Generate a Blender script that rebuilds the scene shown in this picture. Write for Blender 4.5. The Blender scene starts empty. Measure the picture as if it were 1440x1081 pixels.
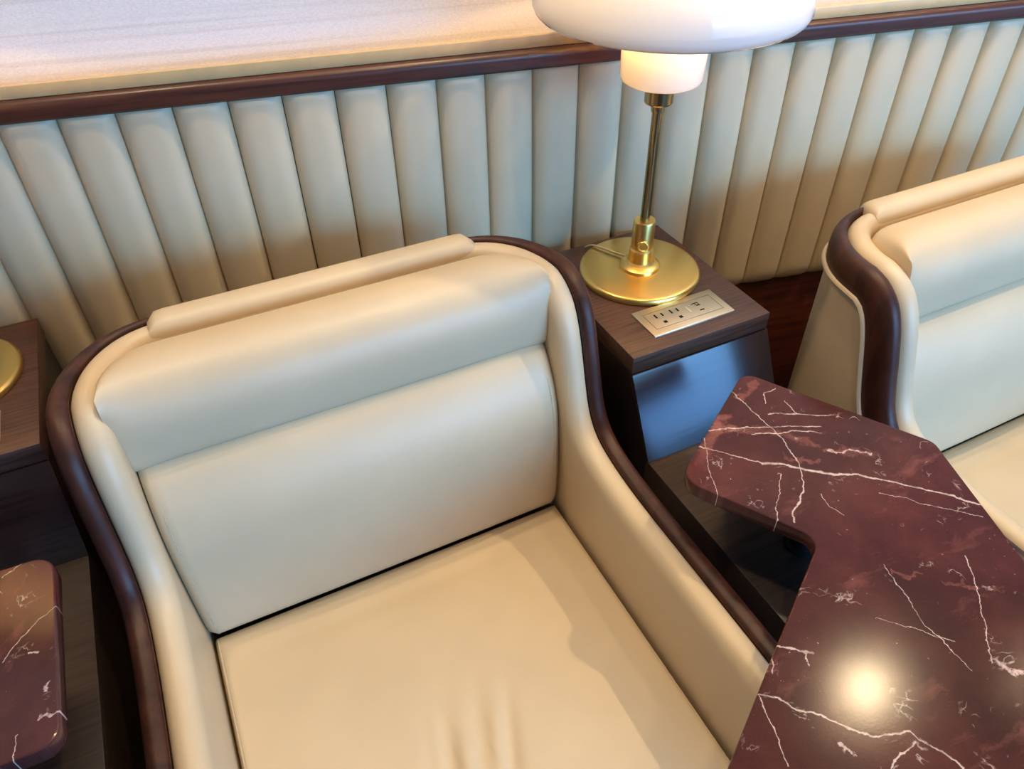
import bpy, bmesh, math, random
from mathutils import Vector, Matrix
random.seed(7)
sc = bpy.context.scene
COL = sc.collection
PI = math.pi
S = 0.695                      # metres per surveyed unit
EYE = 1.403                    # eye height above the floor
ROT = math.radians(11.095)     # seats and consoles stand turned from the wall by this angle
PITCH = 1.054                  # spacing of seat + console along the wall
CR, SR = math.cos(ROT), math.sin(ROT)

def P(x, y, z):                # surveyed units -> metres in the seats' own axes
    return Vector((x*S, y*S, EYE + z*S))

def to_world(v):
    return Vector((v.x*CR - v.y*SR, v.x*SR + v.y*CR, v.z))

COVE = 13; BULB = 330; SHADE_R = .262; SHADE_Z = -.41
SKY = 16.0; EXPO = 0.12; WARM_FILL = 4
SKYRAMP = [(0, (.055, .15, .36, 1)), (.10, (.09, .26, .60, 1)), (.20, (.215, .565, 1.0, 1)), (.5, (.235, .575, 1.0, 1))]
SPOTS = [(1.301, 0.807, 2.202, 45, .02), (-.50, .86, 2.72, 40, .04), (.42, .84, 2.72, 46, .04), (2.3, .86, 2.72, 14, .05), (.30, .05, 2.72, 20, .02), (1.15, .0, 2.72, 16, .03)]

# ------------------------------------------------------------------ materials
def mat(name):
    m = bpy.data.materials.new(name); m.use_nodes = True
    nt = m.node_tree
    return m, nt, nt.nodes['Principled BSDF']

def node(nt, kind, **kw):
    n = nt.nodes.new(kind)
    for k, v in kw.items(): setattr(n, k, v)
    return n

def lin(r, g, b):
    f = lambda c: (c/255/12.92) if c/255 <= .04045 else ((c/255+.055)/1.055)**2.4
    return (f(r), f(g), f(b), 1)

def noise(nt, scale, detail=2, rough=.5, vec=None, dist=0):
    n = node(nt, 'ShaderNodeTexNoise'); n.inputs['Scale'].default_value = scale
    n.inputs['Detail'].default_value = detail; n.inputs['Roughness'].default_value = rough
    n.inputs['Distortion'].default_value = dist
    if vec is not None: nt.links.new(vec, n.inputs['Vector'])
    return n

def objvec(nt, scale=(1, 1, 1), rot=(0, 0, 0)):
    tc = node(nt, 'ShaderNodeTexCoord'); mp = node(nt, 'ShaderNodeMapping')
    mp.inputs['Scale'].default_value = scale; mp.inputs['Rotation'].default_value = rot
    nt.links.new(tc.outputs['Object'], mp.inputs['Vector'])
    return mp.outputs['Vector']

def ramp(nt, fac, stops):
    r = node(nt, 'ShaderNodeValToRGB'); e = r.color_ramp.elements
    while len(e) < len(stops): e.new(.5)
    for i, (p, c) in enumerate(stops): e[i].position = p; e[i].color = c
    nt.links.new(fac, r.inputs['Fac']); return r

def bump(nt, b, height, strength, dist):
    n = node(nt, 'ShaderNodeBump'); n.inputs['Strength'].default_value = strength
    n.inputs['Distance'].default_value = dist
    nt.links.new(height, n.inputs['Height']); nt.links.new(n.outputs['Normal'], b.inputs['Normal'])

def leather(name, c, rough=.42, spec=.5):
    m, nt, b = mat(name)
    v = objvec(nt)
    n1 = noise(nt, 9, 3, .5, v)
    c2 = tuple(x*.93 for x in c[:3])+(1,)
    r = ramp(nt, n1.outputs['Fac'], [(.3, c2), (.7, c)])
    nt.links.new(r.outputs['Color'], b.inputs['Base Color'])
    vo = node(nt, 'ShaderNodeTexVoronoi'); vo.inputs['Scale'].default_value = 900
    nt.links.new(v, vo.inputs['Vector'])
    bump(nt, b, vo.outputs['Distance'], .12, .0006)
    b.inputs['Roughness'].default_value = rough
    b.inputs['Specular IOR Level'].default_value = spec
    return m

def wood(name, dark, light, rough, scale=(6, 160, 160), rot=(0, 0, 0), coat=0, bstr=.1, spec=None):
    m, nt, b = mat(name)
    v = objvec(nt, scale, rot)
    n1 = noise(nt, 1.0, 5, .6, v, .4)
    n2 = noise(nt, 3.0, 2, .5, objvec(nt))
    r = ramp(nt, n1.outputs['Fac'], [(.3, dark), (.62, light)])
    mx = node(nt, 'ShaderNodeMix', data_type='RGBA', blend_type='MULTIPLY')
    mx.inputs[0].default_value = .35
    nt.links.new(r.outputs['Color'], mx.inputs[6]); nt.links.new(n2.outputs['Color'], mx.inputs[7])
    nt.links.new(mx.outputs[2], b.inputs['Base Color'])
    bump(nt, b, n1.outputs['Fac'], bstr, .0008)
    b.inputs['Roughness'].default_value = rough
    b.inputs['Coat Weight'].default_value = coat; b.inputs['Coat Roughness'].default_value = .15
    if spec is not None: b.inputs['Specular IOR Level'].default_value = spec
    return m

def metal(name, c, rough, brushed=0, aniso=0):
    m, nt, b = mat(name)
    b.inputs['Metallic'].default_value = 1; b.inputs['Base Color'].default_value = c
    b.inputs['Roughness'].default_value = rough
    if brushed:
        n = noise(nt, brushed, 4, .6, objvec(nt, (1, 25, 25)))
        mr = node(nt, 'ShaderNodeMapRange'); mr.inputs[3].default_value = rough*.92; mr.inputs[4].default_value = rough*1.1
        nt.links.new(n.outputs['Fac'], mr.inputs[0]); nt.links.new(mr.outputs[0], b.inputs['Roughness'])
    return m

def plain(name, c, rough=.5, spec=.5):
    m, nt, b = mat(name)
    n = noise(nt, 40, 3, .5, objvec(nt))
    c2 = tuple(x*.9 for x in c[:3])+(1,)
    r = ramp(nt, n.outputs['Fac'], [(.3, c2), (.7, c)])
    nt.links.new(r.outputs['Color'], b.inputs['Base Color'])
    b.inputs['Roughness'].default_value = rough; b.inputs['Specular IOR Level'].default_value = spec
    return m

CREAM = lin(213, 191, 158)
M = {}
M['leather'] = leather('cream_leather', CREAM, .40, .5)
M['panel_leather'] = leather('panel_leather', lin(222, 200, 165), .44, .45)
M['seam'] = plain('dark_seam', lin(70, 55, 42), .8, .2)
M['thread'] = plain('thread', lin(196, 184, 165), .7)
M['rim_wood'] = wood('polished_rim_wood', lin(50, 25, 20), lin(80, 44, 33), .42, (40, 40, 6), spec=.32, bstr=.03)
M['rail_wood'] = wood('rail_wood', lin(58, 28, 22), lin(98, 54, 40), .34, (5, 120, 120), coat=.08, bstr=.04)
M['wenge'] = wood('wenge', lin(52, 32, 26), lin(98, 65, 51), .42, (9, 220, 220), bstr=.22)
M['wenge_front'] = wood('wenge_front', lin(30, 19, 18), lin(52, 34, 31), .2, (9, 220, 220), bstr=.10, coat=.30, spec=.55)
M['plinth_wood'] = wood('plinth_wood', lin(32, 21, 18), lin(62, 43, 36), .40, (9, 200, 200), bstr=.15)
M['dark_wood'] = wood('dark_plinth_wood', lin(24, 15, 14), lin(44, 29, 26), .36, (9, 200, 200), bstr=.12)
M['ledge_wood'] = wood('ledge_wood', lin(62, 27, 18), lin(104, 50, 34), .35, (5, 90, 90))
M['brass'] = metal('brushed_brass', (.95, .62, .19, 1), .31, 30)
M['brass_dark'] = metal('aged_brass', (.42, .33, .17, 1), .25)
M['gold_strip'] = plain('gold_strip_satin', lin(222, 186, 132), .38, .6)
M['champagne'] = metal('champagne_metal', (.74, .63, .46, 1), .38, 10)
M['champagne_rim'] = metal('champagne_bevel', (.85, .82, .74, 1), .22)
M['indicator'] = plain('indicator', lin(240, 226, 200), .5)
M['black'] = plain('socket_black', (.006, .005, .005, 1), .6, .2)
M['cord'] = plain('clear_cord', lin(196, 176, 128), .3)
M['floor'] = plain('dark_carpet', lin(58, 42, 36), .95, .1)
M['ceiling'] = plain('ceiling_paint', lin(226, 214, 196), .9, .1)
M['frame'] = plain('window_frame_paint', lin(190, 188, 184), .5)

def wallpaper():
    m, nt, b = mat('woven_wallpaper')
    v1 = noise(nt, 1, 2, .5, objvec(nt, (.9, 1, 90)), 0)
    v2 = noise(nt, 1, 3, .6, objvec(nt, (260, 1, 520)))
    v3 = noise(nt, 1, 0, .5, objvec(nt, (.5, 1, 45)))
    r1 = ramp(nt, v1.outputs['Fac'], [(.34, lin(233, 230, 227)), (.44, lin(243, 241, 239)), (.8, lin(246, 244, 242))])
    r2 = ramp(nt, v2.outputs['Fac'], [(.3, (.82, .82, .82, 1)), (.7, (1, 1, 1, 1))])
    r3 = ramp(nt, v3.outputs['Fac'], [(.27, (.93, .92, .91, 1)), (.31, (1, 1, 1, 1))])
    a = node(nt, 'ShaderNodeMix', data_type='RGBA', blend_type='MULTIPLY'); a.inputs[0].default_value = .8
    nt.links.new(r1.outputs['Color'], a.inputs[6]); nt.links.new(r2.outputs['Color'], a.inputs[7])
    c = node(nt, 'ShaderNodeMix', data_type='RGBA', blend_type='MULTIPLY'); c.inputs[0].default_value = .8
    nt.links.new(a.outputs[2], c.inputs[6]); nt.links.new(r3.outputs['Color'], c.inputs[7])
    nt.links.new(c.outputs[2], b.inputs['Base Color'])
    bump(nt, b, v2.outputs['Fac'], .3, .001)
    b.inputs['Roughness'].default_value = .8; b.inputs['Specular IOR Level'].default_value = .2
    return m
M['wallpaper'] = wallpaper()

def opal():
    m = bpy.data.materials.new('opal_glass'); m.use_nodes = True
    nt = m.node_tree; nt.nodes.clear()
    out = node(nt, 'ShaderNodeOutputMaterial')
    d = node(nt, 'ShaderNodeBsdfDiffuse'); d.inputs['Color'].default_value = (.92, .90, .86, 1)
    t = node(nt, 'ShaderNodeBsdfTranslucent'); t.inputs['Color'].default_value = (.97, .90, .78, 1)
    g = node(nt, 'ShaderNodeBsdfGlossy'); g.inputs['Roughness'].default_value = .05
    n = noise(nt, 3, 2, .5, objvec(nt))
    mr = node(nt, 'ShaderNodeMapRange'); mr.inputs[3].default_value = .09; mr.inputs[4].default_value = .12
    nt.links.new(n.outputs['Fac'], mr.inputs[0])
    mx = node(nt, 'ShaderNodeMixShader')
    nt.links.new(mr.outputs[0], mx.inputs[0])
    nt.links.new(d.outputs[0], mx.inputs[1]); nt.links.new(t.outputs[0], mx.inputs[2])
    fr = node(nt, 'ShaderNodeFresnel'); fr.inputs['IOR'].default_value = 1.45
    m2 = node(nt, 'ShaderNodeMixShader')
    nt.links.new(fr.outputs[0], m2.inputs[0]); nt.links.new(mx.outputs[0], m2.inputs[1]); nt.links.new(g.outputs[0], m2.inputs[2])
    nt.links.new(m2.outputs[0], out.inputs['Surface'])
    return m
M['opal'] = opal()

def inner_glass():
    m = bpy.data.materials.new('opal_glass_inside'); m.use_nodes = True
    nt = m.node_tree; nt.nodes.clear()
    out = node(nt, 'ShaderNodeOutputMaterial')
    t = node(nt, 'ShaderNodeBsdfTransparent'); t.inputs['Color'].default_value = (.96, .95, .93, 1)
    g = node(nt, 'ShaderNodeBsdfGlossy'); g.inputs['Roughness'].default_value = .05
    fr = node(nt, 'ShaderNodeFresnel'); fr.inputs['IOR'].default_value = 1.3
    x = node(nt, 'ShaderNodeMixShader'); nt.links.new(fr.outputs[0], x.inputs[0]); nt.links.new(t.outputs[0], x.inputs[1]); nt.links.new(g.outputs[0], x.inputs[2])
    nt.links.new(x.outputs[0], out.inputs['Surface'])
    return m
M['opal_in'] = inner_glass()

def emitter(name, c, s):
    m, nt, b = mat(name)
    b.inputs['Emission Color'].default_value = c; b.inputs['Emission Strength'].default_value = s
    b.inputs['Base Color'].default_value = (.8, .8, .8, 1)
    return m

# vein group: distance from a point to a segment, turned into a mask
def vein_group():
    g = bpy.data.node_groups.new('vein_segment', 'ShaderNodeTree')
    for nm, tp in (('P', 'NodeSocketVector'), ('A', 'NodeSocketVector'), ('D', 'NodeSocketVector'), ('InvLen', 'NodeSocketFloat'),
                   ('W', 'NodeSocketFloat'), ('Prev', 'NodeSocketFloat')):
        g.interface.new_socket(nm, in_out='INPUT', socket_type=tp)
    g.interface.new_socket('Mask', in_out='OUTPUT', socket_type='NodeSocketFloat')
    i = g.nodes.new('NodeGroupInput'); o = g.nodes.new('NodeGroupOutput')
    def vm(op): n = g.nodes.new('ShaderNodeVectorMath'); n.operation = op; return n
    def mt(op, clamp=False): n = g.nodes.new('ShaderNodeMath'); n.operation = op; n.use_clamp = clamp; return n
    L = g.links.new
    tiny = mt('MULTIPLY'); L(i.outputs['Prev'], tiny.inputs[0]); tiny.inputs[1].default_value = 1e-7   # chains the segments one after another
    pa = vm('ADD'); L(i.outputs['P'], pa.inputs[0]); L(tiny.outputs[0], pa.inputs[1])
    s = vm('SUBTRACT'); L(pa.outputs[0], s.inputs[0]); L(i.outputs['A'], s.inputs[1])
    d = vm('DOT_PRODUCT'); L(s.outputs[0], d.inputs[0]); L(i.outputs['D'], d.inputs[1])
    h = mt('MULTIPLY', True); L(d.outputs['Value'], h.inputs[0]); L(i.outputs['InvLen'], h.inputs[1])
    k = vm('SCALE'); L(i.outputs['D'], k.inputs[0]); L(h.outputs[0], k.inputs['Scale'])
    e = vm('SUBTRACT'); L(s.outputs[0], e.inputs[0]); L(k.outputs[0], e.inputs[1])
    ln = vm('LENGTH'); L(e.outputs[0], ln.inputs[0])
    q = mt('DIVIDE'); L(ln.outputs['Value'], q.inputs[0]); L(i.outputs['W'], q.inputs[1])
    f = mt('SUBTRACT', True); f.inputs[0].default_value = 1.7; L(q.outputs[0], f.inputs[1])
    mx = mt('MAXIMUM'); L(f.outputs[0], mx.inputs[0]); L(i.outputs['Prev'], mx.inputs[1])
    L(mx.outputs[0], o.inputs['Mask'])
    return g
VG = vein_group()

def marble(name, veins, blobs, seed, clouds=(), spec=.14):
    m, nt, b = mat(name)
    L = nt.links.new
    tc = node(nt, 'ShaderNodeTexCoord')
    sep = node(nt, 'ShaderNodeMapping'); sep.inputs['Scale'].default_value = (1, 1, 0)
    L(tc.outputs['Object'], sep.inputs['Vector'])
    P0 = sep.outputs['Vector']
    def warp(src, scale, amt, sd):
        mp = node(nt, 'ShaderNodeMapping'); mp.inputs['Location'].default_value = (sd, sd*1.7, 0); L(src, mp.inputs['Vector'])
        n = noise(nt, scale, 4, .6, mp.outputs['Vector'])
        a = node(nt, 'ShaderNodeVectorMath', operation='SUBTRACT'); a.inputs[1].default_value = (.5, .5, .5); L(n.outputs['Color'], a.inputs[0])
        s = node(nt, 'ShaderNodeVectorMath', operation='SCALE'); s.inputs['Scale'].default_value = amt; L(a.outputs[0], s.inputs[0])
        d = node(nt, 'ShaderNodeVectorMath', operation='ADD'); L(src, d.inputs[0]); L(s.outputs[0], d.inputs[1])
        z = node(nt, 'ShaderNodeVectorMath', operation='MULTIPLY'); z.inputs[1].default_value = (1, 1, 0); L(d.outputs[0], z.inputs[0])
        return z.outputs[0]
    Pv = warp(warp(P0, 45, .011, seed), 170, .0035, seed+40)
    Pb = warp(P0, 90, .022, seed+3)
    def masks(items, src):
        prev = None
        for w, pts in items:
            for p, q in zip(pts, pts[1:]):
                g = node(nt, 'ShaderNodeGroup'); g.node_tree = VG
                dx, dy = q[0]-p[0], q[1]-p[1]
                L(src, g.inputs['P']); g.inputs['A'].default_value = (p[0], p[1], 0); g.inputs['D'].default_value = (dx, dy, 0)
                g.inputs['InvLen'].default_value = 1/(dx*dx+dy*dy); g.inputs['W'].default_value = w*.62/1000
                if prev is None: g.inputs['Prev'].default_value = 0
                else: L(prev, g.inputs['Prev'])
                prev = g.outputs[0]
        return prev
    mv = masks(veins, Pv); mb = masks(blobs, Pb)
    mc = masks(clouds, warp(warp(P0, 22, .05, seed+13), 90, .022, seed+14)) if clouds else None
    # clouded maroon ground
    n1 = noise(nt, 7, 5, .6, warp(P0, 10, .05, seed+9)); n2 = noise(nt, 420, 2, .6, P0)
    base = ramp(nt, n1.outputs['Fac'], [(.30, lin(58, 32, 31)), (.5, lin(78, 42, 40)), (.72, lin(100, 54, 50))])
    def mixc(fac, a, bcol, mode='MIX'):
        x = node(nt, 'ShaderNodeMix', data_type='RGBA', blend_type=mode)
        if isinstance(fac, float): x.inputs[0].default_value = fac
        else: L(fac, x.inputs[0])
        L(a, x.inputs[6])
        if isinstance(bcol, tuple): x.inputs[7].default_value = bcol
        else: L(bcol, x.inputs[7])
        return x.outputs[2]
    gr = ramp(nt, n2.outputs['Fac'], [(.3, (.86, .86, .86, 1)), (.7, (1, 1, 1, 1))])
    col = mixc(1.0, base.outputs['Color'], gr.outputs['Color'], 'MULTIPLY')
    # pinkish clouds, in streaks
    mp = node(nt, 'ShaderNodeMapping'); mp.inputs['Rotation'].default_value = (0, 0, .45); mp.inputs['Scale'].default_value = (7, 22, 1)
    mp.inputs['Location'].default_value = (seed*.31, seed*.17, 0)
    L(warp(P0, 25, .03, seed+5), mp.inputs['Vector'])
    n3 = noise(nt, 1, 6, .65, mp.outputs['Vector'])
    r3 = ramp(nt, n3.outputs['Fac'], [(.58, (0, 0, 0, 1)), (.70, (.35, .35, .35, 1))])
    col = mixc(r3.outputs['Color'], col, lin(150, 92, 84))
    if mc is not None:      # paler, reddish patches streaked along the bedding
        k1 = ramp(nt, n3.outputs['Fac'], [(.38, (.05, .05, .05, 1)), (.64, (.62, .62, .62, 1))])
        xc = node(nt, 'ShaderNodeMath', operation='MULTIPLY'); L(mc, xc.inputs[0]); L(k1.outputs['Color'], xc.inputs[1])
        col = mixc(xc.outputs[0], col, lin(158, 98, 88))
    # hair-thin broken veins
    def crack(scale, w, sd, lo, hi, amt):
        v = noise(nt, scale, 4, .55, warp(P0, 40, .012, sd), .6)
        s = node(nt, 'ShaderNodeMath', operation='SUBTRACT'); s.inputs[1].default_value = .5; L(v.outputs['Fac'], s.inputs[0])
        ab = node(nt, 'ShaderNodeMath', operation='ABSOLUTE'); L(s.outputs[0], ab.inputs[0])
        r = ramp(nt, ab.outputs[0], [(0, (1, 1, 1, 1)), (w, (0, 0, 0, 1))])
        n = noise(nt, 22, 3, .6, warp(P0, 8, .02, sd+2))
        k = ramp(nt, n.outputs['Fac'], [(lo, (0, 0, 0, 1)), (hi, (amt, amt, amt, 1))])
        x = node(nt, 'ShaderNodeMath', operation='MULTIPLY'); L(r.outputs['Color'], x.inputs[0]); L(k.outputs['Color'], x.inputs[1])
        return x.outputs[0]
    col = mixc(crack(11, .008, seed+11, .57, .67, .5), col, lin(206, 178, 166))
    col = mixc(crack(26, .014, seed+21, .58, .66, .6), col, lin(214, 196, 188))
    # flecks
    n5 = noise(nt, 150, 3, .7, warp(P0, 60, .01, seed+1)); n6 = noise(nt, 14, 2, .5, P0)
    r5 = ramp(nt, n5.outputs['Fac'], [(.68, (0, 0, 0, 1)), (.72, (.8, .8, .8, 1))])
    r6 = ramp(nt, n6.outputs['Fac'], [(.5, (0, 0, 0, 1)), (.6, (1, 1, 1, 1))])
    x5 = node(nt, 'ShaderNodeMath', operation='MULTIPLY'); L(r5.outputs['Color'], x5.inputs[0]); L(r6.outputs['Color'], x5.inputs[1])
    col = mixc(x5.outputs[0], col, lin(222, 206, 200))
    # main veins, slightly broken
    n7 = noise(nt, 60, 3, .6, P0)
    r7 = ramp(nt, n7.outputs['Fac'], [(.30, (.25, .25, .25, 1)), (.55, (.9, .9, .9, 1))])
    x7 = node(nt, 'ShaderNodeMath', operation='MULTIPLY'); L(mv, x7.inputs[0]); L(r7.outputs['Color'], x7.inputs[1])
    col = mixc(x7.outputs[0], col, lin(212, 192, 184))
    n8 = noise(nt, 130, 4, .7, P0)
    r8 = ramp(nt, n8.outputs['Fac'], [(.4, (.35, .35, .35, 1)), (.55, (.95, .95, .95, 1))])
    x8 = node(nt, 'ShaderNodeMath', operation='MULTIPLY'); L(mb, x8.inputs[0]); L(r8.outputs['Color'], x8.inputs[1])
    col = mixc(x8.outputs[0], col, lin(205, 178, 178))
    L(col, b.inputs['Base Color'])
    bump(nt, b, n2.outputs['Fac'], .16, .0004)
    b.inputs['Roughness'].default_value = .155; b.inputs['Specular IOR Level'].default_value = spec
    return m

CLOUDS = [(8.33, [(-0.082, 0.125), (-0.0498, 0.1112), (-0.0176, 0.0974), (0.0053, 0.0685), (0.0225, 0.0477)]), (4.48, [(0.0254, 0.0295), (0.0529, 0.0203), (0.0739, 0.0027)]), (3.41, [(-0.0291, 0.0476), (-0.0145, 0.0333), (0.004, 0.0193)]), (9.34, [(-0.1377, 0.0862), (-0.1064, 0.1031), (-0.048, 0.1384)]), (6.21, [(-0.0092, 0.1616), (0.037, 0.172)]), (3.54, [(-0.0312, -0.2654), (-0.0276, -0.2811)]), (2.29, [(-0.002, -0.1747), (0.0214, -0.1948)]), (2.7, [(-0.0431, -0.1404), (-0.0201, -0.1588)])]
VEINS = [(0.96, [(-0.1189, 0.1142), (-0.0885, 0.0822), (-0.0602, 0.0517)]), (2.01, [(-0.0602, 0.0517), (-0.0389, 0.0364), (-0.0206, 0.0181), (0.0054, -0.0039), (0.0317, -0.0171), (0.0504, -0.0375)]), (1.28, [(0.0504, -0.0375), (0.0739, -0.0602), (0.1052, -0.0929), (0.1257, -0.1197)]), (0.78, [(-0.01, 0.1788), (-0.0096, 0.1164), (-0.01, 0.0738), (-0.0215, 0.0299), (-0.037, 0.0043)]), (1.24, [(-0.037, 0.0043), (-0.0582, -0.0149), (-0.0823, -0.0274), (-0.0908, -0.039)]), (1.18, [(-0.0863, 0.1296), (-0.0498, 0.1162), (-0.009, 0.0981)]), (0.8, [(-0.009, 0.0981), (0.05, 0.0684)]), (0.99, [(-0.0402, 0.0989), (-0.009, 0.0841), (0.0163, 0.0763), (0.042, 0.0599)]), (0.92, [(0.0051, 0.1194), (0.0394, 0.102), (0.0606, 0.0887), (0.0834, 0.0772)]), (0.57, [(-0.0538, 0.0259), (-0.0887, -0.0079), (-0.1141, -0.0351)]), (0.49, [(-0.0987, 0.1234), (-0.1293, 0.0729), (-0.1487, 0.0264)]), (0.58, [(0.0317, -0.0517), (0.0575, -0.0752), (0.081, -0.1033), (0.1118, -0.1308)]), (0.59, [(-0.0428, -0.13), (-0.0504, -0.1572), (-0.0577, -0.1862), (-0.0624, -0.2057), (-0.0603, -0.2248), (-0.0628, -0.2608)]), (1.09, [(-0.2687, -0.1833), (-0.2537, -0.1982), (-0.2439, -0.2135), (-0.2302, -0.2241), (-0.2152, -0.2454), (-0.1995, -0.2649), (-0.1638, -0.2778), (-0.1561, -0.2966), (-0.1468, -0.3222)]), (0.7, [(-0.2661, -0.1854), (-0.2737, -0.2113), (-0.2806, -0.2324), (-0.2868, -0.2505)]), (1.37, [(-0.2175, -0.1529), (-0.207, -0.162), (-0.1899, -0.1757)]), (0.81, [(-0.1663, -0.2855), (-0.1898, -0.2893), (-0.2046, -0.2935)]), (0.43, [(-0.1009, -0.1757), (-0.0787, -0.1991), (-0.0646, -0.2167), (-0.0518, -0.232)]), (0.8, [(-0.2274, -0.159), (-0.2399, -0.1754)]), (0.78, [(0.0165, 0.1377), (0.0281, 0.1538), (0.0498, 0.1569)]), (0.66, [(-0.0375, -0.2622), (0.0147, -0.2063), (0.0476, -0.161)]), (0.84, [(0.0431, 0.1297), (0.0394, 0.102)]), (0.57, [(-0.0324, -0.0195), (-0.0381, -0.0374), (-0.031, -0.0571)])]
BLOBS = [(2.53, [(-0.2326, -0.2586), (-0.2278, -0.2669)]), (1.99, [(0.0268, 0.0288), (0.052, 0.0194), (0.0726, 0.0033)]), (2.65, [(-0.0312, -0.2654), (-0.0285, -0.2793), (-0.0193, -0.2853)]), (1.22, [(-0.1954, -0.175), (-0.2033, -0.1853)])]
VEINS_L = [(0.55, [(-0.0384, 0.0997), (-0.0812, 0.107), (-0.1069, 0.1194)]), (0.59, [(-0.1315, 0.0381), (-0.1618, 0.0538), (-0.1838, 0.0691)]), (0.5, [(-0.1613, 0.0183), (-0.1733, 0.0437)]), (0.55, [(0.0562, 0.1734), (0.029, 0.1602)]), (1.36, [(-0.0506, 0.1213), (-0.0527, 0.1298)])]
BLOBS_L = [(2.14, [(0.0104, 0.1736), (-0.0003, 0.1924)]), (1.74, [(-0.0129, 0.1615), (-0.0244, 0.1604)]), (2.93, [(0.0418, 0.1951), (0.0326, 0.2051)])]
M['marble'] = marble('maroon_marble', VEINS, BLOBS, 1.3, CLOUDS)
M['marble_other'] = marble('maroon_marble_other', VEINS_L, BLOBS_L, 8.6, (), .5)

# ------------------------------------------------------------------ object helpers
def link(name, bm, m, parent=None, off=None, smooth=True, angle=40):
    """one bmesh in seat axes (metres) -> one mesh object, relative to its parent's base"""
    if off is not None:
        bmesh.ops.translate(bm, vec=-off, verts=bm.verts)
    bmesh.ops.recalc_face_normals(bm, faces=bm.faces)
    me = bpy.data.meshes.new(name); bm.to_mesh(me); bm.free()
    me.materials.append(m)
    o = bpy.data.objects.new(name, me); COL.objects.link(o)
    if smooth:
        me.polygons.foreach_set('use_smooth', [True]*len(me.polygons))
        me.set_sharp_from_angle(angle=math.radians(angle))
    if parent is not None: o.parent = parent
    return o

class Thing:
    """an Empty at the base of a thing; parts are given in seat axes"""
    def __init__(self, name, label, cat, base, group=None, rot=ROT, world=False):
        o = bpy.data.objects.new(name, None); COL.objects.link(o)
        o.empty_display_size = .05
        o.location = base if world else to_world(base); o.rotation_euler = (0, 0, 0 if world else rot)
        o['label'] = label; o['category'] = cat; o['kind'] = 'thing'
        if group: o['group'] = group
        self.o = o; self.base = Vector(base)
    def part(self, name, bm, m, parent=None, **kw):
        return link(name, bm, m, parent or self.o, self.base.copy(), **kw)

def copy_thing(root, label, shift, turn=0):
    r = root.copy(); COL.objects.link(r)
    r.location = root.location + Vector(shift); r.rotation_euler[2] += turn; r['label'] = label
    for ch in list(root.children):
        c = ch.copy(); COL.objects.link(c); c.parent = r
        for g in list(ch.children):
            d = g.copy(); COL.objects.link(d); d.parent = c
    return r

def structure(name, bm, m, **kw):
    o = link(name, bm, m, **kw); o['kind'] = 'structure'; return o

def box(bm, lo, hi, bev=0, seg=2):
    b = bmesh.new()
    bmesh.ops.create_cube(b, size=1)
    for v in b.verts:
        v.co = Vector([lo[i] if v.co[i] < 0 else hi[i] for i in range(3)])
    if bev: bmesh.ops.bevel(b, geom=list(b.edges), offset=bev, segments=seg, affect='EDGES', profile=.5)
    me = bpy.data.meshes.new('t'); b.to_mesh(me); b.free(); bm.from_mesh(me); bpy.data.meshes.remove(me)
    return bm

def grid_loft(bm, rows, close_u=False, close_v=False, cap=False):
    vs = [[bm.verts.new(p) for p in r] for r in rows]
    n, k = len(vs), len(vs[0])
    for i in range(n if close_u else n-1):
        for j in range(k if close_v else k-1):
            a, b_, c, d = vs[i][j], vs[i][(j+1) % k], vs[(i+1) % n][(j+1) % k], vs[(i+1) % n][j]
            try: bm.faces.new((a, b_, c, d))
            except ValueError: pass
    if cap:
        for r in (vs[0], vs[-1]):
            try: bm.faces.new(r)
            except ValueError: pass
    return vs

def lathe(bm, c, prof, seg=64, capends=True):
    rows = []
    for r, z in prof:
        rows.append([Vector((c.x + r*math.cos(2*PI*i/seg), c.y + r*math.sin(2*PI*i/seg), z)) for i in range(seg)])
    return grid_loft(bm, rows, close_v=True, cap=capends)

def tube(bm, pts, r, seg=10, cap=True):
    pts = [Vector(p) for p in pts]; rows = []
    up = Vector((0, 0, 1))
    for i, p in enumerate(pts):
        t = (pts[min(i+1, len(pts)-1)] - pts[max(i-1, 0)]).normalized()
        a = t.cross(up)
        if a.length < .05: a = t.cross(Vector((1, 0, 0)))
        a.normalize(); b_ = a.cross(t).normalized()
        rows.append([p + a*(r*math.cos(2*PI*k/seg)) + b_*(r*math.sin(2*PI*k/seg)) for k in range(seg)])
    return grid_loft(bm, rows, close_v=True, cap=cap)

def catmull(pts, n):
    """resample a polyline smoothly, evenly by arc length"""
    pts = [Vector(p) for p in pts]
    ext = [pts[0]*2-pts[1]] + pts + [pts[-1]*2-pts[-2]]
    dense = []
    for i in range(1, len(ext)-2):
        p0, p1, p2, p3 = ext[i-1:i+3]
        for k in range(24):
            t = k/24
            dense.append(.5*((2*p1)+(p2-p0)*t+(2*p0-5*p1+4*p2-p3)*t*t+(3*p1-p0-3*p2+p3)*t**3))
    dense.append(pts[-1])
    L = [0]
    for a, b_ in zip(dense, dense[1:]): L.append(L[-1]+(b_-a).length)
    out = []; j = 0
    for k in range(n):
        s = L[-1]*k/(n-1)
        while j < len(L)-2 and L[j+1] < s: j += 1
        t = (s-L[j])/max(1e-9, L[j+1]-L[j]); out.append(dense[j].lerp(dense[j+1], t))
    return out

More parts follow.
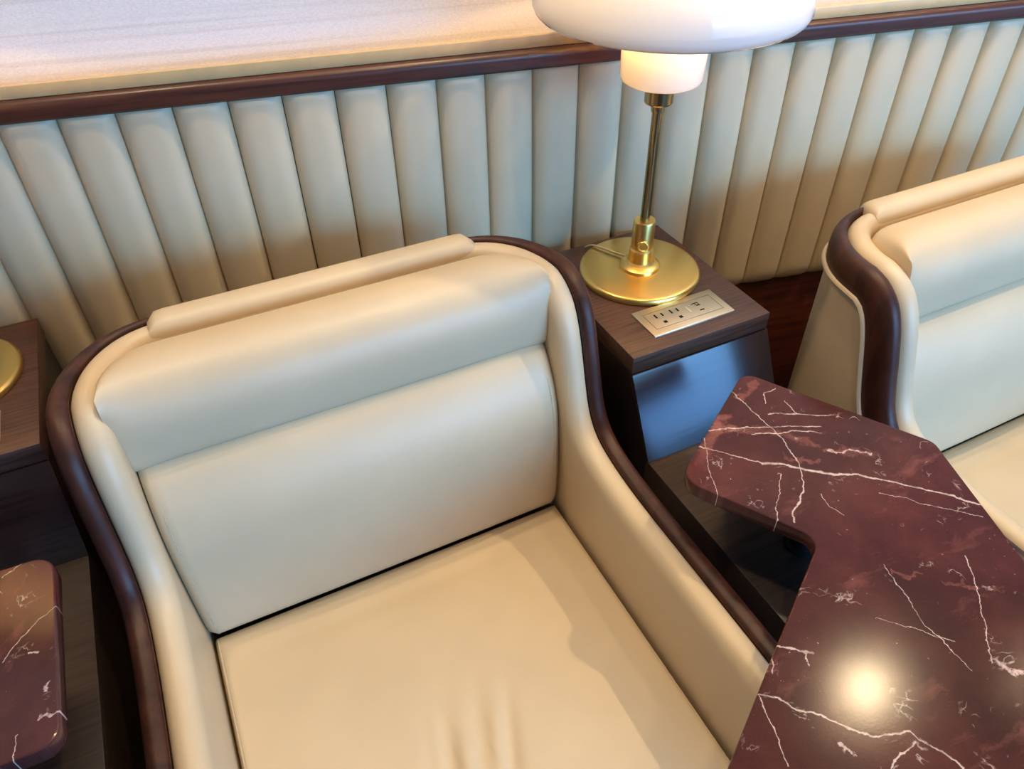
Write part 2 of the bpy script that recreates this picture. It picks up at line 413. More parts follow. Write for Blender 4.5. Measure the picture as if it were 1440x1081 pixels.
def round_poly(corners, seg=10):
    """corners: (x, y, radius) in order -> outline with rounded corners"""
    out = []; n = len(corners)
    for i in range(n):
        p = Vector(corners[i][:2]); r = corners[i][2]
        a = (Vector(corners[i-1][:2])-p).normalized(); b_ = (Vector(corners[(i+1) % n][:2])-p).normalized()
        ang = math.acos(max(-1, min(1, a.dot(b_)))); d = r/math.tan(ang/2)
        c = p + (a+b_).normalized()*(r/math.sin(ang/2))
        s, e = p+a*d-c, p+b_*d-c
        th = s.angle_signed(e) if False else math.atan2(s.x*e.y-s.y*e.x, s.dot(e))
        a0 = math.atan2(s.y, s.x)
        for k in range(seg+1):
            out.append((c.x+r*math.cos(a0+th*k/seg), c.y+r*math.sin(a0+th*k/seg)))
    return out

def slab(bm, outline, z0, z1, bev, c):
    """flat plate with softened top and bottom edges"""
    n = len(outline); pts = [Vector((x, y, 0)) for x, y in outline]
    area = sum(pts[i].x*pts[(i+1) % n].y-pts[(i+1) % n].x*pts[i].y for i in range(n))
    if area < 0: pts.reverse()
    nrm = []
    for i in range(n):
        t = pts[(i+1) % n]-pts[i-1]; nrm.append(Vector((t.y, -t.x, 0)).normalized())
    rows = []
    for off, z in [(-bev, z0), (-bev*.3, z0+bev*.3), (0, z0+bev)] + [(0, z1-bev), (-bev*.3, z1-bev*.3), (-bev, z1)]:
        rows.append([pts[i]+nrm[i]*off+Vector((c.x, c.y, z)) for i in range(n)])
    grid_loft(bm, rows, close_v=True)
    for r in (rows[0], rows[-1]): bm.faces.new([bm.verts.new(v) for v in r])   # flat faces keep their own normals
# ------------------------------------------------------------------ the room
WY = 1.157                     # seams of the wall upholstery (bulges stand proud of this towards the seats)
X0, X1 = -3.0, 6.4             # room along the wall
ROOM_Y = -3.4
XW = 1.1                       # the windows start here
CEIL = 2.75

bm = bmesh.new(); box(bm, (X0, ROOM_Y, -.06), (X1, 1.5, 0)); structure('floor', bm, M['floor'], smooth=False)
bm = bmesh.new(); box(bm, (X0, ROOM_Y, CEIL), (X1, 1.5, CEIL+.06)); structure('ceiling', bm, M['ceiling'], smooth=False)
bm = bmesh.new(); box(bm, (X0, 1.225, 0), (X1, 1.32, CEIL)); structure('wall_back', bm, M['wallpaper'], smooth=False)
bm = bmesh.new(); box(bm, (X0-.08, ROOM_Y, 0), (X0, 1.32, CEIL)); structure('wall_left', bm, M['ceiling'], smooth=False)
bm = bmesh.new(); box(bm, (X1, ROOM_Y, 0), (X1+.08, 1.32, CEIL)); structure('wall_right', bm, M['ceiling'], smooth=False)
# wall opposite, mostly windows
WZ0, WZ1 = .45, 2.62
bm = bmesh.new()
box(bm, (X0, ROOM_Y-.08, 0), (XW, ROOM_Y, CEIL)); box(bm, (XW, ROOM_Y-.08, 0), (X1, ROOM_Y, WZ0)); box(bm, (XW, ROOM_Y-.08, WZ1), (X1, ROOM_Y, CEIL))
structure('wall_front', bm, M['ceiling'], smooth=False)
bm = bmesh.new()
k = 0
x = XW
while x <= X1+.01:
    box(bm, (x-.03, ROOM_Y-.07, WZ0), (x+.03, ROOM_Y-.01, WZ1)); x += 1.4
box(bm, (XW, ROOM_Y-.07, 1.55), (X1, ROOM_Y-.01, 1.60))
structure('window_1', bm, M['frame'], smooth=False)

# base ledge under the wall upholstery
bm = bmesh.new(); box(bm, (X0, WY, 0), (X1, 1.225, .523), .004); structure('baseboard_back', bm, M['ledge_wood'])
# rounded wooden cap rail
RY = 1.1325
prof = [(1.160, 1.0075), (RY+.003, 1.0075), (RY, 1.011), (RY, 1.024)]
for k in range(9):
    a = PI - PI/2*k/8; prof.append((RY+.011+.011*math.cos(a), 1.0255+.0105*math.sin(a)))
prof += [(1.156, 1.0365), (1.160, 1.0365)]
bm = bmesh.new(); grid_loft(bm, [[Vector((xx, y, z)) for y, z in prof] for xx in (X0, X1)], close_v=True, cap=True)
structure('trim_1', bm, M['rail_wood'])
# gold strip standing on the rail, hiding the light cove
bm = bmesh.new(); box(bm, (X0, 1.144, 1.0365), (X1, 1.152, 1.0540), .001); structure('trim_2', bm, M['gold_strip'])
bm = bmesh.new(); box(bm, (X0, 1.167, .523), (X1, 1.225, .955)); structure('trim_3', bm, M['ledge_wood'], smooth=False)
# light strip in the cove behind the gold strip
bm = bmesh.new(); box(bm, (X0, 1.168, .955), (X1, 1.186, .962)); structure('trim_4', bm, M['frame'], smooth=False)
bm = bmesh.new(); box(bm, (X0, 1.171, .962), (X1, 1.181, .9645)); structure('trim_5', bm, emitter('cove_glow', (1, .52, .20, 1), COVE), smooth=False)

# channel-upholstered wall panel
CW = .07600; SX = .3364
panel = Thing('upholstered_wall_panel', 'cream leather wall panel of vertical padded channels below the dark wooden rail', 'wall panel', Vector((.7, WY, .523)), world=True)
ZB, ZT = .523, 1.010
for i in range(-13, 25):
    xa = SX + i*CW; rows = []
    NZ = 26
    for j in range(NZ+1):
        u = j/NZ
        # denser near both ends
        z = ZB + (ZT-ZB)*(.5-.5*math.cos(PI*u))*1.0
        dt, db = ZT-z, z-ZB
        ft = math.sqrt(max(0, 1-(1-min(1, dt/.007))**2)); fb = math.sqrt(max(0, 1-(1-min(1, db/.030))**2))
        f = min(ft, fb)
        lean = .004*math.sin(PI*(z-ZB)/(ZT-ZB))
        row = []
        for q in range(17):
            s = q/16; e = abs(2*s-1)
            hgt = .015*(1-e**3.0)**.8
            inset = .0006
            row.append(Vector((xa+inset+(CW-2*inset)*s, WY-.001-(hgt+lean)*f - .004*f, z)))
        row = [Vector((row[0].x, WY+.012, z))] + row + [Vector((row[-1].x, WY+.012, z))]
        rows.append(row)
    bm = bmesh.new(); grid_loft(bm, rows, cap=True)
    panel.part('channel', bm, M['panel_leather'], angle=60)
bm = bmesh.new(); box(bm, (SX-13*CW-.02, WY+.002, ZB), (SX+25*CW+.02, 1.166, ZT-.003)); panel.part('backing', bm, M['seam'], smooth=False)

# ------------------------------------------------------------------ armchair
XC, HW = .195, .404            # centre and half inner width (surveyed units)
YB = 1.272                     # inner face of the back
RX, RYY = .105, .135           # inner corner
T1, T = .056, .094             # leather roll | wooden rim
ZSEAT = -1.40

def armchair(label, group):
    base = P(XC, .72, 0); base.z = 0
    th = Thing('lounge_armchair', label, 'armchair', base, group)
    # height of the rim along the side, front to back
    prof = [(.16, -1.166), (.40, -1.164), (.60, -1.164), (.78, -1.163), (.88, -1.152), (.94, -1.132), (.972, -1.095), (.993, -1.040),
            (1.012, -.975), (1.034, -.910), (1.062, -.862), (1.10, -.833), (1.137, -.822)]
    side = catmull([(y, z, 0) for y, z in prof], 64)
    st = []                     # stations: (inner plan point, outward normal, tangent, crest z)
    def add_side(sg, seq):
        for k in range(len(seq)):
            a = seq[max(0, k-1)]; b_ = seq[min(len(seq)-1, k+1)]
            t = Vector((0, b_.x-a.x, b_.y-a.y)).normalized()
            st.append((Vector((XC+sg*HW, seq[k].x)), Vector((sg, 0, 0)), t, seq[k].y))
    add_side(-1, side)
    n0 = len(st)
    def corner(sg, rng):
        for a in rng:
            px = XC+sg*(HW-RX+RX*math.cos(a)); py = YB-RYY+RYY*math.sin(a)
            nx, ny = math.cos(a)/RX, math.sin(a)/RYY
            n = Vector((sg*nx, ny, 0)).normalized()
            t = Vector((sg*-math.sin(a)*RX, math.cos(a)*RYY, 0)).normalized()
            if sg > 0: t = -t
            st.append((Vector((px, py)), n, t, -.822))
    corner(-1, [PI/2*k/14 for k in range(1, 15)])
    for k in range(1, 12):
        st.append((Vector((XC-HW+RX+(2*HW-2*RX)*k/12, YB)), Vector((0, 1, 0)), Vector((1, 0, 0)), -.822))
    corner(1, [PI/2*(14-k)/14 for k in range(0, 14)])
    m = len(st)
    seq = list(reversed(side)); add_side(1, seq)
    frames = []
    for p, n, t, z in st:
        u = n.cross(t)
        if u.z < -1e-6 or (abs(u.z) < 1e-6 and u.y > 0): u = -u
        frames.append((Vector((p.x, p.y, z)), n, u))
    def sec(fr, pts):
        c, n, u = fr; k = max(0, n.y)**2; g1, g2 = 1-.15*k, 1-.50*k
        return [c+n*(a*g1 if a <= T1 else T1*g1+(a-T1)*g2)+u*b_ for a, b_ in pts]
    # --- leather shell: inner face, roll, outer face
    ell = [(T1/2-T1/2*math.cos(PI*k/12), -.034+.034*math.sin(PI*k/12)**.8) for k in range(13)]
    rows = []
    for fr in frames:
        s = sec(fr, ell)
        c, n, u = fr
        lo = Vector((s[0].x, s[0].y, -1.52))
        mid = [lo.lerp(s[0], f) for f in (.5,)]
        rows.append([lo]+mid+s+sec(fr, [(T1, -.05), (T1, -.075)]))
    bm = bmesh.new(); grid_loft(bm, [[P(*v) for v in r] for r in rows])
    th.part('upholstered_shell', bm, M['leather'], angle=70)
    # --- wooden rim
    W = [(T1-.001, -.072), (T1-.001, -.012)]
    W += [(T1+(T-T1)*.5-(T-T1)*.5*math.cos(PI*k/12), -.012+.010*math.sin(PI*k/12)) if k <= 6 else
          (T1+(T-T1)*.5-(T-T1)*.5*math.cos(PI*k/12), -.030+.028*math.sin(PI*k/12)) for k in range(13)]
    W += [(T+.001, -.045), (T-.001, -.066), (T-.004, -.074)]
    rows = [sec(fr, W) for fr in frames]
    bm = bmesh.new(); grid_loft(bm, [[P(*v) for v in r] for r in rows], close_v=True, cap=True)
    th.part('wooden_rim', bm, M['rim_wood'], angle=60)['label'] = 'dark polished wooden rim along the top and arms'
    # --- outer skin with piping
    top = []; rows = []
    for fr in frames: top.append(sec(fr, [(T-.008, -.070)])[0])
    # keep the side edge from folding back on itself
    for i in range(1, n0): top[i].y = max(top[i].y, top[i-1].y+1e-4)
    for i in range(m-2+len(side), m-1, -1):
        pass
    for i in range(len(top)-2, m-1, -1): top[i].y = max(top[i].y, top[i+1].y+1e-4)
    for i in list(range(n0-30, n0)): top[i].y = min(top[i].y, 1.150)
    for i in list(range(m, m+30)): top[i].y = min(top[i].y, 1.150)
    zf = (0.05-EYE)/S
    for q in top: rows.append([q, Vector((q.x, q.y, (q.z*.6+zf*.4))), Vector((q.x, q.y, zf))])
    bm = bmesh.new(); grid_loft(bm, [[P(*v) for v in r] for r in rows])
    # fronts of the two arms
    for i in (0, len(frames)-1):
        c, n, u = frames[i]
        pts = [Vector((c.x, c.y, zf))] + sec(frames[i], [(0, -.034)]+ell[1:-1]+[(T1, -.03), (T-.008, -.07)]) + [Vector((c.x+n.x*(T-.008), c.y, zf))]
        try: bm.faces.new([bm.verts.new(P(*v)) for v in pts])
        except ValueError: pass
    sk = th.part('outer_skin', bm, M['leather'], angle=60)
    off = [(q+fr[1]*.008) for q, fr in zip(top, frames)]
    bm = bmesh.new(); tube(bm, [P(*v) for v in catmull(off[::2], 200)], .0042, 8)
    link('piping', bm, M['leather'], sk, base.copy())
    # --- rounded pad over the middle of the top
    xs = XC-HW+.088; xe = XC+HW-.066
    rows = []
    for k in range(41):
        f = k/40; x = xs+(xe-xs)*f
        d = min(f, 1-f)*(xe-xs)
        e = math.sqrt(max(0, 1-(1-min(1, d/.028))**2))
        row = []
        for q in range(25):
            a = 2*PI*q/24
            cy, cz = YB+.038, -.842
            ry, rz = .036*(.66+.34*e), .034*(.66+.34*e)
            cs, sn = math.cos(a), math.sin(a)
            yy = cy-ry*math.copysign(abs(cs)**.85, cs) - (1-e)*.012; zz = cz+rz*math.copysign(abs(sn)**.85, sn)
            row.append(P(x, yy, zz))
        rows.append(row)
    bm = bmesh.new(); grid_loft(bm, [r[:-1] for r in rows], close_v=True, cap=True)
    th.part('top_pad', bm, M['leather'], angle=70)
    # --- head pillow
    cl = [(1.150, -.990), (1.112, -.980), (1.090, -.962), (1.081, -.930), (1.081, -.893), (1.089, -.860), (1.106, -.831), (1.134, -.808), (1.172, -.797),
          (1.214, -.800), (1.256, -.816), (1.284, -.842), (1.290, -.880), (1.285, -.94), (1.25, -.985)]
    loop = catmull([(a, b_, 0) for a, b_ in cl+[cl[0]]], 73)[:-1]
    rows = []
    NX = 72; hw = HW+.010
    for k in range(NX+1):
        f = -1+2*k/NX; f = math.copysign(abs(f)**.7, f) if f else 0
        x = XC+hw*f; d = hw*(1-abs(f))
        e = math.sqrt(max(0, 1-(1-min(1, d/.034))**2))
        dx = max(0, abs(x-XC)-(hw-RX))
        yr = YB-.008-RYY+RYY*math.sqrt(max(0, 1-min(1, dx/RX)**2))   # follows the inner corner of the shell
        row = []
        for v in loop:
            y, z = v.x, v.y
            if y > 1.079: y = 1.079+(y-1.079)*((yr-1.079)/(1.290-1.079))
            cy, cz = 1.12, -.885
            y = cy+(y-cy)*(.80+.20*e); z = cz+(z-cz)*(.86+.14*e)
            row.append(P(x, y, z))
        rows.append(row)
    bm = bmesh.new(); grid_loft(bm, rows, close_v=True, cap=True)
    th.part('head_pillow', bm, M['leather'], angle=70)
    # --- back cushion
    cl = [(1.26, -1.43), (1.050, -1.416), (1.016, -1.396), (1.004, -1.370), (1.001, -1.34), (1.0, -1.28), (1.003, -1.20), (1.010, -1.12), (1.026, -1.06), (1.050, -1.012), (1.080, -.975), (1.13, -.955), (1.26, -.95)]
    loop = catmull([(a, b_, 0) for a, b_ in cl], 50)
    rows = []; hw = HW-.003
    for k in range(41):
        f = -1+2*k/40; f = math.copysign(abs(f)**.75, f) if f else 0
        x = XC+hw*f; d = hw*(1-abs(f))
        e = math.sqrt(max(0, 1-(1-min(1, d/.014))**2))
        cr = -.012*(1-f*f)
        rows.append([P(x, v.x+(.012*(1-e) if v.x < 1.2 else 0)+cr*(1 if v.x < 1.2 else 0)*math.sin(PI*min(1, max(0, (v.y+1.42)/.44))), v.y) for v in loop])
    bm = bmesh.new(); grid_loft(bm, rows, close_v=True, cap=True)
    bc = th.part('back_cushion', bm, M['leather'], angle=70)
    for sg in (-1, 1):
        xx = XC+sg*(HW-.020); bm = bmesh.new()
        ln = [v for v in catmull([(a, b_, 0) for a, b_ in cl[2:10]], 67)]
        for k in range(1, 64):
            a = P(xx, ln[k].x-.0012, ln[k].y); b_ = P(xx, ln[k+1].x-.0012, ln[k+1].y)
            tube(bm, [a, a.lerp(b_, .62)], .0007, 5)
        link('stitching', bm, M['thread'], bc, base.copy())
    # --- seat cushion with soft creases near the front
    bm = bmesh.new(); rows = []; hw = HW-.004
    y0, y1 = .205, 1.020
    NXs, NYs = 96, 90
    for i in range(NYs+1):
        fy = i/NYs; y = y0+(y1-y0)*fy
        row = []
        for k in range(NXs+1):
            f = -1+2*k/NXs; f = math.copysign(abs(f)**.8, f) if f else 0
            x = XC+hw*f
            dx = hw*(1-abs(f)); dyf = y-y0; dyb = y1-y
            e = 1
            for d, r in ((dx, .012), (dyf, .05), (dyb, .022)):
                e = min(e, math.sqrt(max(0, 1-(1-min(1, d/r))**2)))
            z = ZSEAT-.020+.020*e+.010*(1-f*f)*math.sin(PI*min(1, fy*1.1+.02))**.5
            # creases fanning from the front edge
            for cx, cw, ca, amp in ((.146, .012, .22, -.011), (.176, .010, .24, .005), (.211, .011, .30, -.012), (.240, .010, .32, .004), (.268, .013, .38, -.008), (.110, .014, .16, -.005)):
                xx = x-(cx+ca*(y-.6))
                w = math.exp(-(xx/cw)**2)*math.exp(-((y-.515)/.115)**2)
                z += amp*w
            row.append(P(x, y, z))
        rows.append(row)
    vs = grid_loft(bm, rows)
    # skirt down to the seat deck
    ring = [vs[0][k] for k in range(NXs+1)] + [vs[i][NXs] for i in range(1, NYs+1)] + [vs[NYs][k] for k in range(NXs-1, -1, -1)] + [vs[i][0] for i in range(NYs-1, 0, -1)]
    low = [bm.verts.new((v.co.x, v.co.y, P(0, 0, -1.60).z)) for v in ring]
    for k in range(len(ring)): bm.faces.new((ring[k], ring[(k+1) % len(ring)], low[(k+1) % len(ring)], low[k]))
    bm.faces.new(low)
    se = th.part('seat_cushion', bm, M['leather'], angle=70)
    for sg in (-1, 1):
        xx = XC+sg*(hw-.0085); bm = bmesh.new()
        tube(bm, [P(xx, y0+.05+(.945-y0-.05+.06)*k/40, ZSEAT-.0025) for k in range(41)], .0016, 8)
        link('piping', bm, M['leather'], se, base.copy())
    # --- base under the seat
    bm = bmesh.new(); lo = P(XC-HW-.07, .20, 0); hi = P(XC+HW+.07, YB+.05, 0)
    box(bm, (lo.x, lo.y, 0.0), (hi.x, hi.y, .06), .005); th.part('base', bm, M['dark_wood'])
    bm = bmesh.new(); lo = P(XC-HW-.05, .19, 0); hi = P(XC+HW+.05, 1.0, 0)
    box(bm, (P(XC-HW+.003, 0, 0).x, P(0, .19, 0).y, .06), (P(XC+HW-.003, 0, 0).x, P(0, 1.0, 0).y, P(0, 0, -1.60).z-.001), .008)
    th.part('seat_deck', bm, M['leather'])
    return th

GA = 'armchairs along the padded wall'
chair = armchair('cream leather armchair with dark wooden rim in the middle, between two side consoles', GA)
copy_thing(chair.o, 'cream leather armchair seen in part behind the near marble table, right of the brass lamp', (PITCH, 0, 0))

# ------------------------------------------------------------------ console
XL, XR = .7555, 1.1188
def console(label):
    base = P((XL+XR)/2, .85, 0); base.z = 0
    th = Thing('side_console', label, 'side console', base, 'side consoles between the armchairs')
    yb = 1.437; zt = -1.0; zs = -1.043; zp = -1.225
    def yf(z): return .987+(.893-.987)*(z-zs)/(zp-zs)
    # top
    bm = bmesh.new(); a = P(XL, .991, zs); b_ = P(XR, yb, zt); box(bm, a, b_, .0012, 2)
    top = th.part('top', bm, M['wenge'])
    # carcase with sloping front
    bm = bmesh.new()
    pr = [(yb, zs), (yf(zs)+.012, zs), (yf(zp)+.012, zp), (yf(zp)+.012, (0-EYE)/S), (yb, (0-EYE)/S)]
    grid_loft(bm, [[P(x, y, z) for y, z in pr] for x in (XL+.004, XR-.004)], close_v=True, cap=True)
    th.part('carcase', bm, M['dark_wood'], smooth=False)
    bm = bmesh.new()
    pr = [(yf(zs)+.0125, zs-.001), (yf(zs), zs-.001), (yf(zp), zp+.001), (yf(zp)+.0125, zp+.001)]
    grid_loft(bm, [[P(x, y, z) for y, z in pr] for x in (XL, XR)], close_v=True, cap=True)
    th.part('front_panel', bm, M['wenge_front'], smooth=False)['label'] = 'sloping dark wood front panel with a bluish sheen'
    # low plinth in front
    bm = bmesh.new(); a = P(XL, .20, 0); b_ = P(XR, .903, zp); box(bm, (a.x, a.y, 0), b_, .001, 2)
    th.part('plinth', bm, M['plinth_wood'])
    # outlet plate let into the top
    bm = bmesh.new(); pa = P(.8352, 1.0305, zt); pb = P(1.0516, 1.1260, zt)
    z0 = zt*S+EYE
    vs = []
    box(bm, (pa.x, pa.y, z0-.004), (pb.x, pb.y, z0+.0028), .0016, 2)
    pl = th.part('outlet_plate', bm, M['champagne']); pl['label'] = 'champagne metal power outlet plate'
    cx, cy = (pa.x+pb.x)/2, (pa.y+pb.y)/2; L, Wd = pb.x-pa.x, pb.y-pa.y
    zt_ = z0+.0028
    def local(u, v): return Vector((pa.x+L*u, pa.y+Wd*v, zt_))
    # engraved outline of the insert
    bm = bmesh.new()
    def line(p, q, w=.0004, h=.0002):
        p, q = Vector(p), Vector(q)
        lo = Vector((min(p.x, q.x)-w, min(p.y, q.y)-w, zt_-.0004)); hi = Vector((max(p.x, q.x)+w, max(p.y, q.y)+w, zt_+h)); box(bm, lo, hi)
    c4 = [local(.085, .20), local(.915, .20), local(.915, .80), local(.085, .80)]
    for i in range(4): line(c4[i], c4[(i+1) % 4])
    link('insert_seam', bm, M['brass_dark'], pl, base.copy(), smooth=False)
    def part_boxes(name, items, m):
        bm = bmesh.new()
        for u, v, w, h in items:
            c = local(u, v); box(bm, (c.x-w/2, c.y-h/2, zt_-.0006), (c.x+w/2, c.y+h/2, zt_+.00035), .0)
        link(name, bm, m, pl, base.copy(), smooth=False)
    for u in (.235, .425):
        part_boxes('power_socket', [(u-.040, .63, .0027, .0092), (u+.040, .63, .0027, .0078), (u+.004, .36, .0058, .0056)], M['black'])
    part_boxes('usb_port', [(.690, .66, .0120, .0016), (.690, .60, .0010, .0060), (.725, .60, .0010, .0060), (.712, .565, .0062, .0022)], M['black'])
    part_boxes('usb_port', [(.700, .37, .0085, .0024)], M['black'])
    part_boxes('indicator_bar', [(.572, .52, .0022, .0150)], M['indicator'])
    return th
con = console('dark wooden side console with the lit opal lamp and outlet plate on top')
copy_thing(con.o, 'dark wooden side console cut off by the left picture edge', (-PITCH, 0, 0))

# ------------------------------------------------------------------ lamp
def lamp(label):
    c = P(.949, 1.266, -1.0); z0 = c.z
    th = Thing('table_lamp', label, 'lamp', c.copy(), 'brass lamps on the side consoles')
    def Z(u): return EYE+u*S
    R = .145*S
    bm = bmesh.new()
    lathe(bm, c, [(0.0005, z0), (R-.004, z0), (R-.001, z0+.001), (R, z0+.004), (R-.001, z0+.008), (R-.003, z0+.0105), (R-.006, z0+.0118), (R-.010, z0+.012), (R-.011, z0+.0123), (.0005, z0+.0128)], 96)
    th.part('base_disc', bm, M['brass'], angle=35)['label'] = 'round brass base'
    bm = bmesh.new(); zz = z0+.0125; r = .033
    lathe(bm, c, [(.0005, zz), (r+.001, zz), (r+.001, zz+.002), (r, zz+.005), (r-.004, zz+.0085), (.0235, zz+.010), (.0205, zz+.0135), (.0200, zz+.018), (.0200, zz+.034), (.0186, zz+.036), (.0178, zz+.037),
                   (.0178, Z(-.862)), (.0168, Z(-.862)+.002), (.0158, Z(-.862)+.0028), (.0005, Z(-.862)+.003)], 48)
    th.part('collar', bm, M['brass'], angle=30)
    # switch knob on the collar, on the room side
    d = Vector((-.50, -.86, 0)).normalized(); k = Vector((c.x, c.y, z0+.060))
    bm = bmesh.new()
    side = d.cross(Vector((0, 0, 1)))
    rows = []
    for dist, r in ((.012, .0001), (.012, .0095), (.0195, .0095), (.0205, .0088), (.0210, .0075), (.0200, .0066), (.0200, .0001)):
        rows.append([k+d*dist+side*(r*math.cos(2*PI*i/28))+Vector((0, 0, r*math.sin(2*PI*i/28))) for i in range(28)])
    grid_loft(bm, rows, close_v=True)
    th.part('switch_knob', bm, M['brass'], angle=30)
    bm = bmesh.new(); lathe(bm, c, [(.0076, Z(-.864)), (.0076, Z(-.60))], 32); th.part('stem', bm, M['brass_dark'], angle=50)
    bm = bmesh.new()
    lathe(bm, c, [(.0005, Z(-.607)), (.0095, Z(-.607)), (.0100, Z(-.600)), (.0092, Z(-.593)), (.0092, Z(-.590)), (.0195, Z(-.589)), (.0208, Z(-.586)), (.0208, Z(-.548)), (.0195, Z(-.546)), (.0005, Z(-.546))], 48)
    th.part('lamp_holder', bm, M['brass_dark'], angle=30)
    # inner glass cylinder with rounded foot
    r = .0585; zb = Z(-.545)
    bm = bmesh.new()
    lathe(bm, c, [(.0195, zb+.001), (r-.010, zb), (r-.005, zb+.001), (r-.0015, zb+.004), (r, zb+.009), (r+.001, Z(-.47)), (r+.0015, Z(-.385)),
                  (r-.002, Z(-.385)), (r-.003, Z(-.47)), (r-.004, zb+.010), (r-.007, zb+.0055), (.0195, zb+.004)], 72, False)
    for k, f in enumerate(bm.faces): f.material_index = 1 if k >= 7*72 else 0
    gl = th.part('inner_glass', bm, M['opal'], angle=60); gl.data.materials.append(M['opal_in'])
    gl['label'] = 'glowing opal glass cylinder under the shade'
    # wide opal shade, open below, rim turned in
    Rr = SHADE_R*S; zr = Z(SHADE_Z)
    out = [(Rr-.020, zr-.006), (Rr-.010, zr-.004), (Rr-.003, zr+.001), (Rr, zr+.008)]
    for q in range(1, 22):
        a = PI/2*q/22; out.append((Rr*math.cos(a)**.9, zr+.008+.118*math.sin(a)))
    out.append((.012, zr+.1262))
    inn = [(max(.010, rr-.0035), zz-.0035) for rr, zz in reversed(out[2:])]
    inn = [(rr, zz) for rr, zz in inn] + [(Rr-.012, zr-.001), (Rr-.020, zr-.003)]
    bm = bmesh.new(); lathe(bm, c, out+inn, 96, False)
    for k, f in enumerate(bm.faces): f.material_index = 1 if k >= len(out)*96 else 0
    gl = th.part('shade', bm, M['opal'], angle=60); gl.data.materials.append(M['opal_in'])
    gl['label'] = 'wide opal glass shade'
    bm = bmesh.new(); lathe(bm, c, [(.0005, zr+.125), (.014, zr+.125), (.014, zr+.131), (.006, zr+.135), (.0005, zr+.136)], 32); th.part('finial', bm, M['brass'])
    # rods between holder and shade, hidden in the glass
    bm = bmesh.new(); lathe(bm, c, [(.004, Z(-.546)), (.004, zr+.126)], 12); th.part('rod', bm, M['brass'])
    # bulb
    bm = bmesh.new()
    bmesh.ops.create_uvsphere(bm, u_segments=20, v_segments=12, radius=1, matrix=Matrix.Translation(Vector((c.x, c.y, Z(-.395)))) @ Matrix.Diagonal((.015, .015, .040, 1)))
    th.part('bulb', bm, emitter('bulb_glow', (1, .57, .21, 1), BULB))
    # cord leaving the back of the collar over the disc
    bm = bmesh.new()
    pts = catmull([(c.x-.006, c.y+.019, z0+.022), (c.x-.012, c.y+.034, z0+.0175), (c.x-.024, c.y+.060, z0+.0165), (c.x-.036, c.y+.086, z0+.0155), (c.x-.042, c.y+.098, z0+.010), (c.x-.044, c.y+.104, z0+.0035)], 30)
    tube(bm, pts, .0019, 8)
    th.part('cord', bm, M['cord'])
    return th
lp = lamp('brass table lamp with lit opal glass shade beside the outlet plate')
copy_thing(lp.o, 'brass table lamp of which only the round base edge shows at the left picture edge', (-PITCH, 0, 0))

# ------------------------------------------------------------------ swivel tables
def table(label, m, shift=0, turn=0):
    b0 = P(.904, .577, -1.225)
    th = Thing('swivel_table', label, 'table', b0.copy(), 'marble tables in front of the consoles')
    zt = EYE-1.02*S; z0 = zt-.021
    corners = [(-0.1712, 0.0771, 0.0278), (0.0322, 0.2054, 0.0204), (0.1624, -0.0191, 0.0204), (0.0537, -0.3288, 0.0278), (-0.2506, -0.5157, 0.0278), (-0.4062, -0.2709, 0.0278), (-0.0824, -0.0713, 0.0195)]
    bm = bmesh.new(); slab(bm, round_poly(corners), z0, zt, .0022, b0)
    top = th.part('tabletop', bm, m, angle=30)
    bm = bmesh.new()
    lathe(bm, b0, [(.0005, b0.z), (.024, b0.z), (.024, b0.z+.004), (.018, b0.z+.006), (.018, z0-.006), (.045, z0-.005), (.045, z0), (.0005, z0)], 40)
    th.part('post', bm, M['black'], angle=30)
    if shift or turn:
        th.o.location.x += shift; th.o.rotation_euler[2] += turn
    return th
table('maroon marble swivel table with white veins in front of the lit lamp', M['marble'])
table('maroon marble swivel table of which a rounded corner shows at the left picture edge', M['marble_other'], -PITCH, -math.radians(122.4))

# ------------------------------------------------------------------ light
w = bpy.data.worlds.new('World'); sc.world = w; w.use_nodes = True
nt = w.node_tree; bg = nt.nodes['Background']
tc = node(nt, 'ShaderNodeTexCoord'); sp = node(nt, 'ShaderNodeSeparateXYZ'); nt.links.new(tc.outputs['Generated'], sp.inputs[0])
r = ramp(nt, sp.outputs['Z'], SKYRAMP)
nt.links.new(r.outputs['Color'], bg.inputs['Color']); bg.inputs['Strength'].default_value = SKY

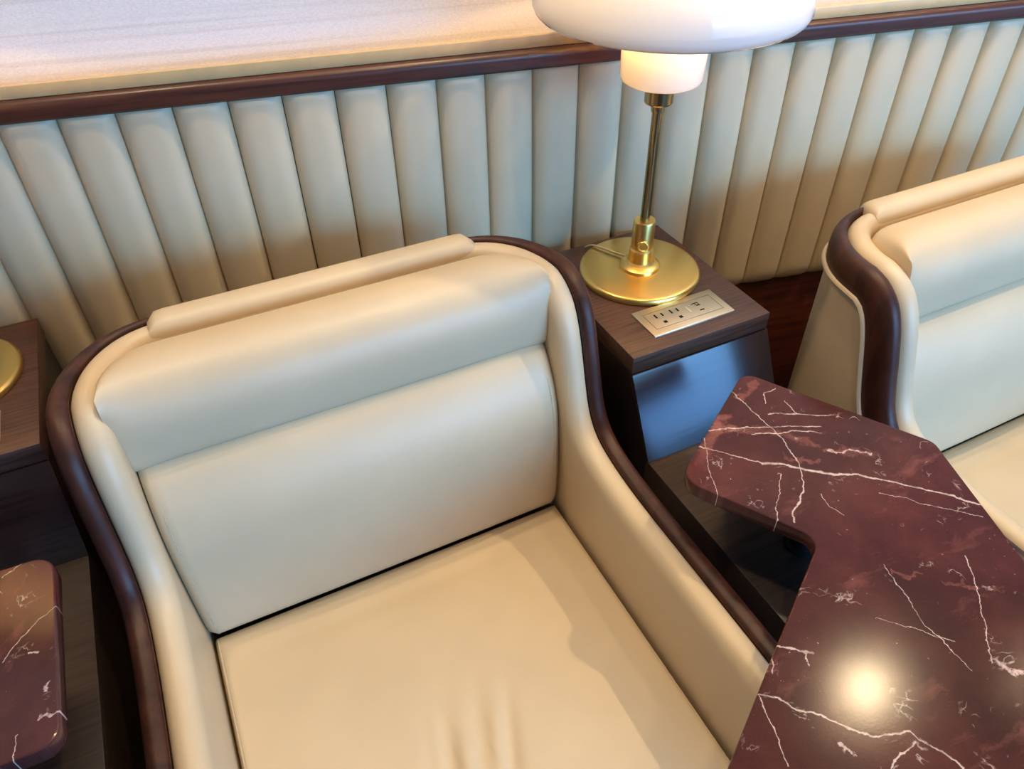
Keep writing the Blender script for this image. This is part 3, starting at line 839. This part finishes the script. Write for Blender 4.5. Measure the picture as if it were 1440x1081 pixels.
def light(name, kind, loc, energy, color, **kw):
    d = bpy.data.lights.new(name, kind); d.energy = energy; d.color = color
    for k_, v_ in kw.items(): setattr(d, k_, v_)
    o = bpy.data.objects.new(name, d); COL.objects.link(o); o.location = loc
    return o
def aim(o, target): o.rotation_euler = (Vector(target)-o.location).to_track_quat('-Z', 'Y').to_euler()

# the windows behind the viewer let the sky in: a sampling portal fills their opening
o = light('window_portal', 'AREA', ((XW+X1)/2, ROOM_Y-.09, (WZ0+WZ1)/2), 1, (1, 1, 1), shape='RECTANGLE', size=X1-XW, size_y=WZ1-WZ0)
o.rotation_euler = (PI/2, 0, 0); o.data.cycles.is_portal = True
# warm ceiling downlights; the last one is an extra, added to warm the wall
for i, (x, y, z, e, rad) in enumerate(SPOTS):
    o = light('downlight_and_fill', 'SPOT', (x, y, z), e, (1.0, .76, .45), spot_size=math.radians(120), spot_blend=.6, shadow_soft_size=rad)
    aim(o, (x, y-.05, 0))
# added area light below the ceiling, a warm fill without a real fixture
o = light('added_warm_fill', 'AREA', (1.0, -1.1, CEIL-.02), WARM_FILL, (1.0, .72, .44), shape='RECTANGLE', size=6, size_y=.5)

# ------------------------------------------------------------------ camera
cam = bpy.data.cameras.new('camera'); co = bpy.data.objects.new('camera', cam); COL.objects.link(co)
cam.sensor_fit = 'HORIZONTAL'; cam.sensor_width = 36; cam.lens = 1059.693/1440*36; cam.clip_start = .02
ROWS = [[0.897963, -0.439905, -0.012049], [-0.29762, -0.586896, -0.752977], [0.324167, 0.679732, -0.657936]]
rt, dn, fw = [Vector(r_) for r_ in ROWS]
m3 = Matrix((rt, -dn, -fw)).transposed()
co.matrix_world = Matrix.Translation((0, 0, EYE)) @ (Matrix.Rotation(ROT, 3, 'Z') @ m3).to_4x4()
sc.camera = co
sc.cycles.caustics_reflective = False; sc.cycles.caustics_refractive = False
sc.view_settings.view_transform = 'Standard'; sc.view_settings.look = 'None'
sc.view_settings.gamma = 1; sc.view_settings.use_curve_mapping = False
sc.view_settings.exposure = EXPO
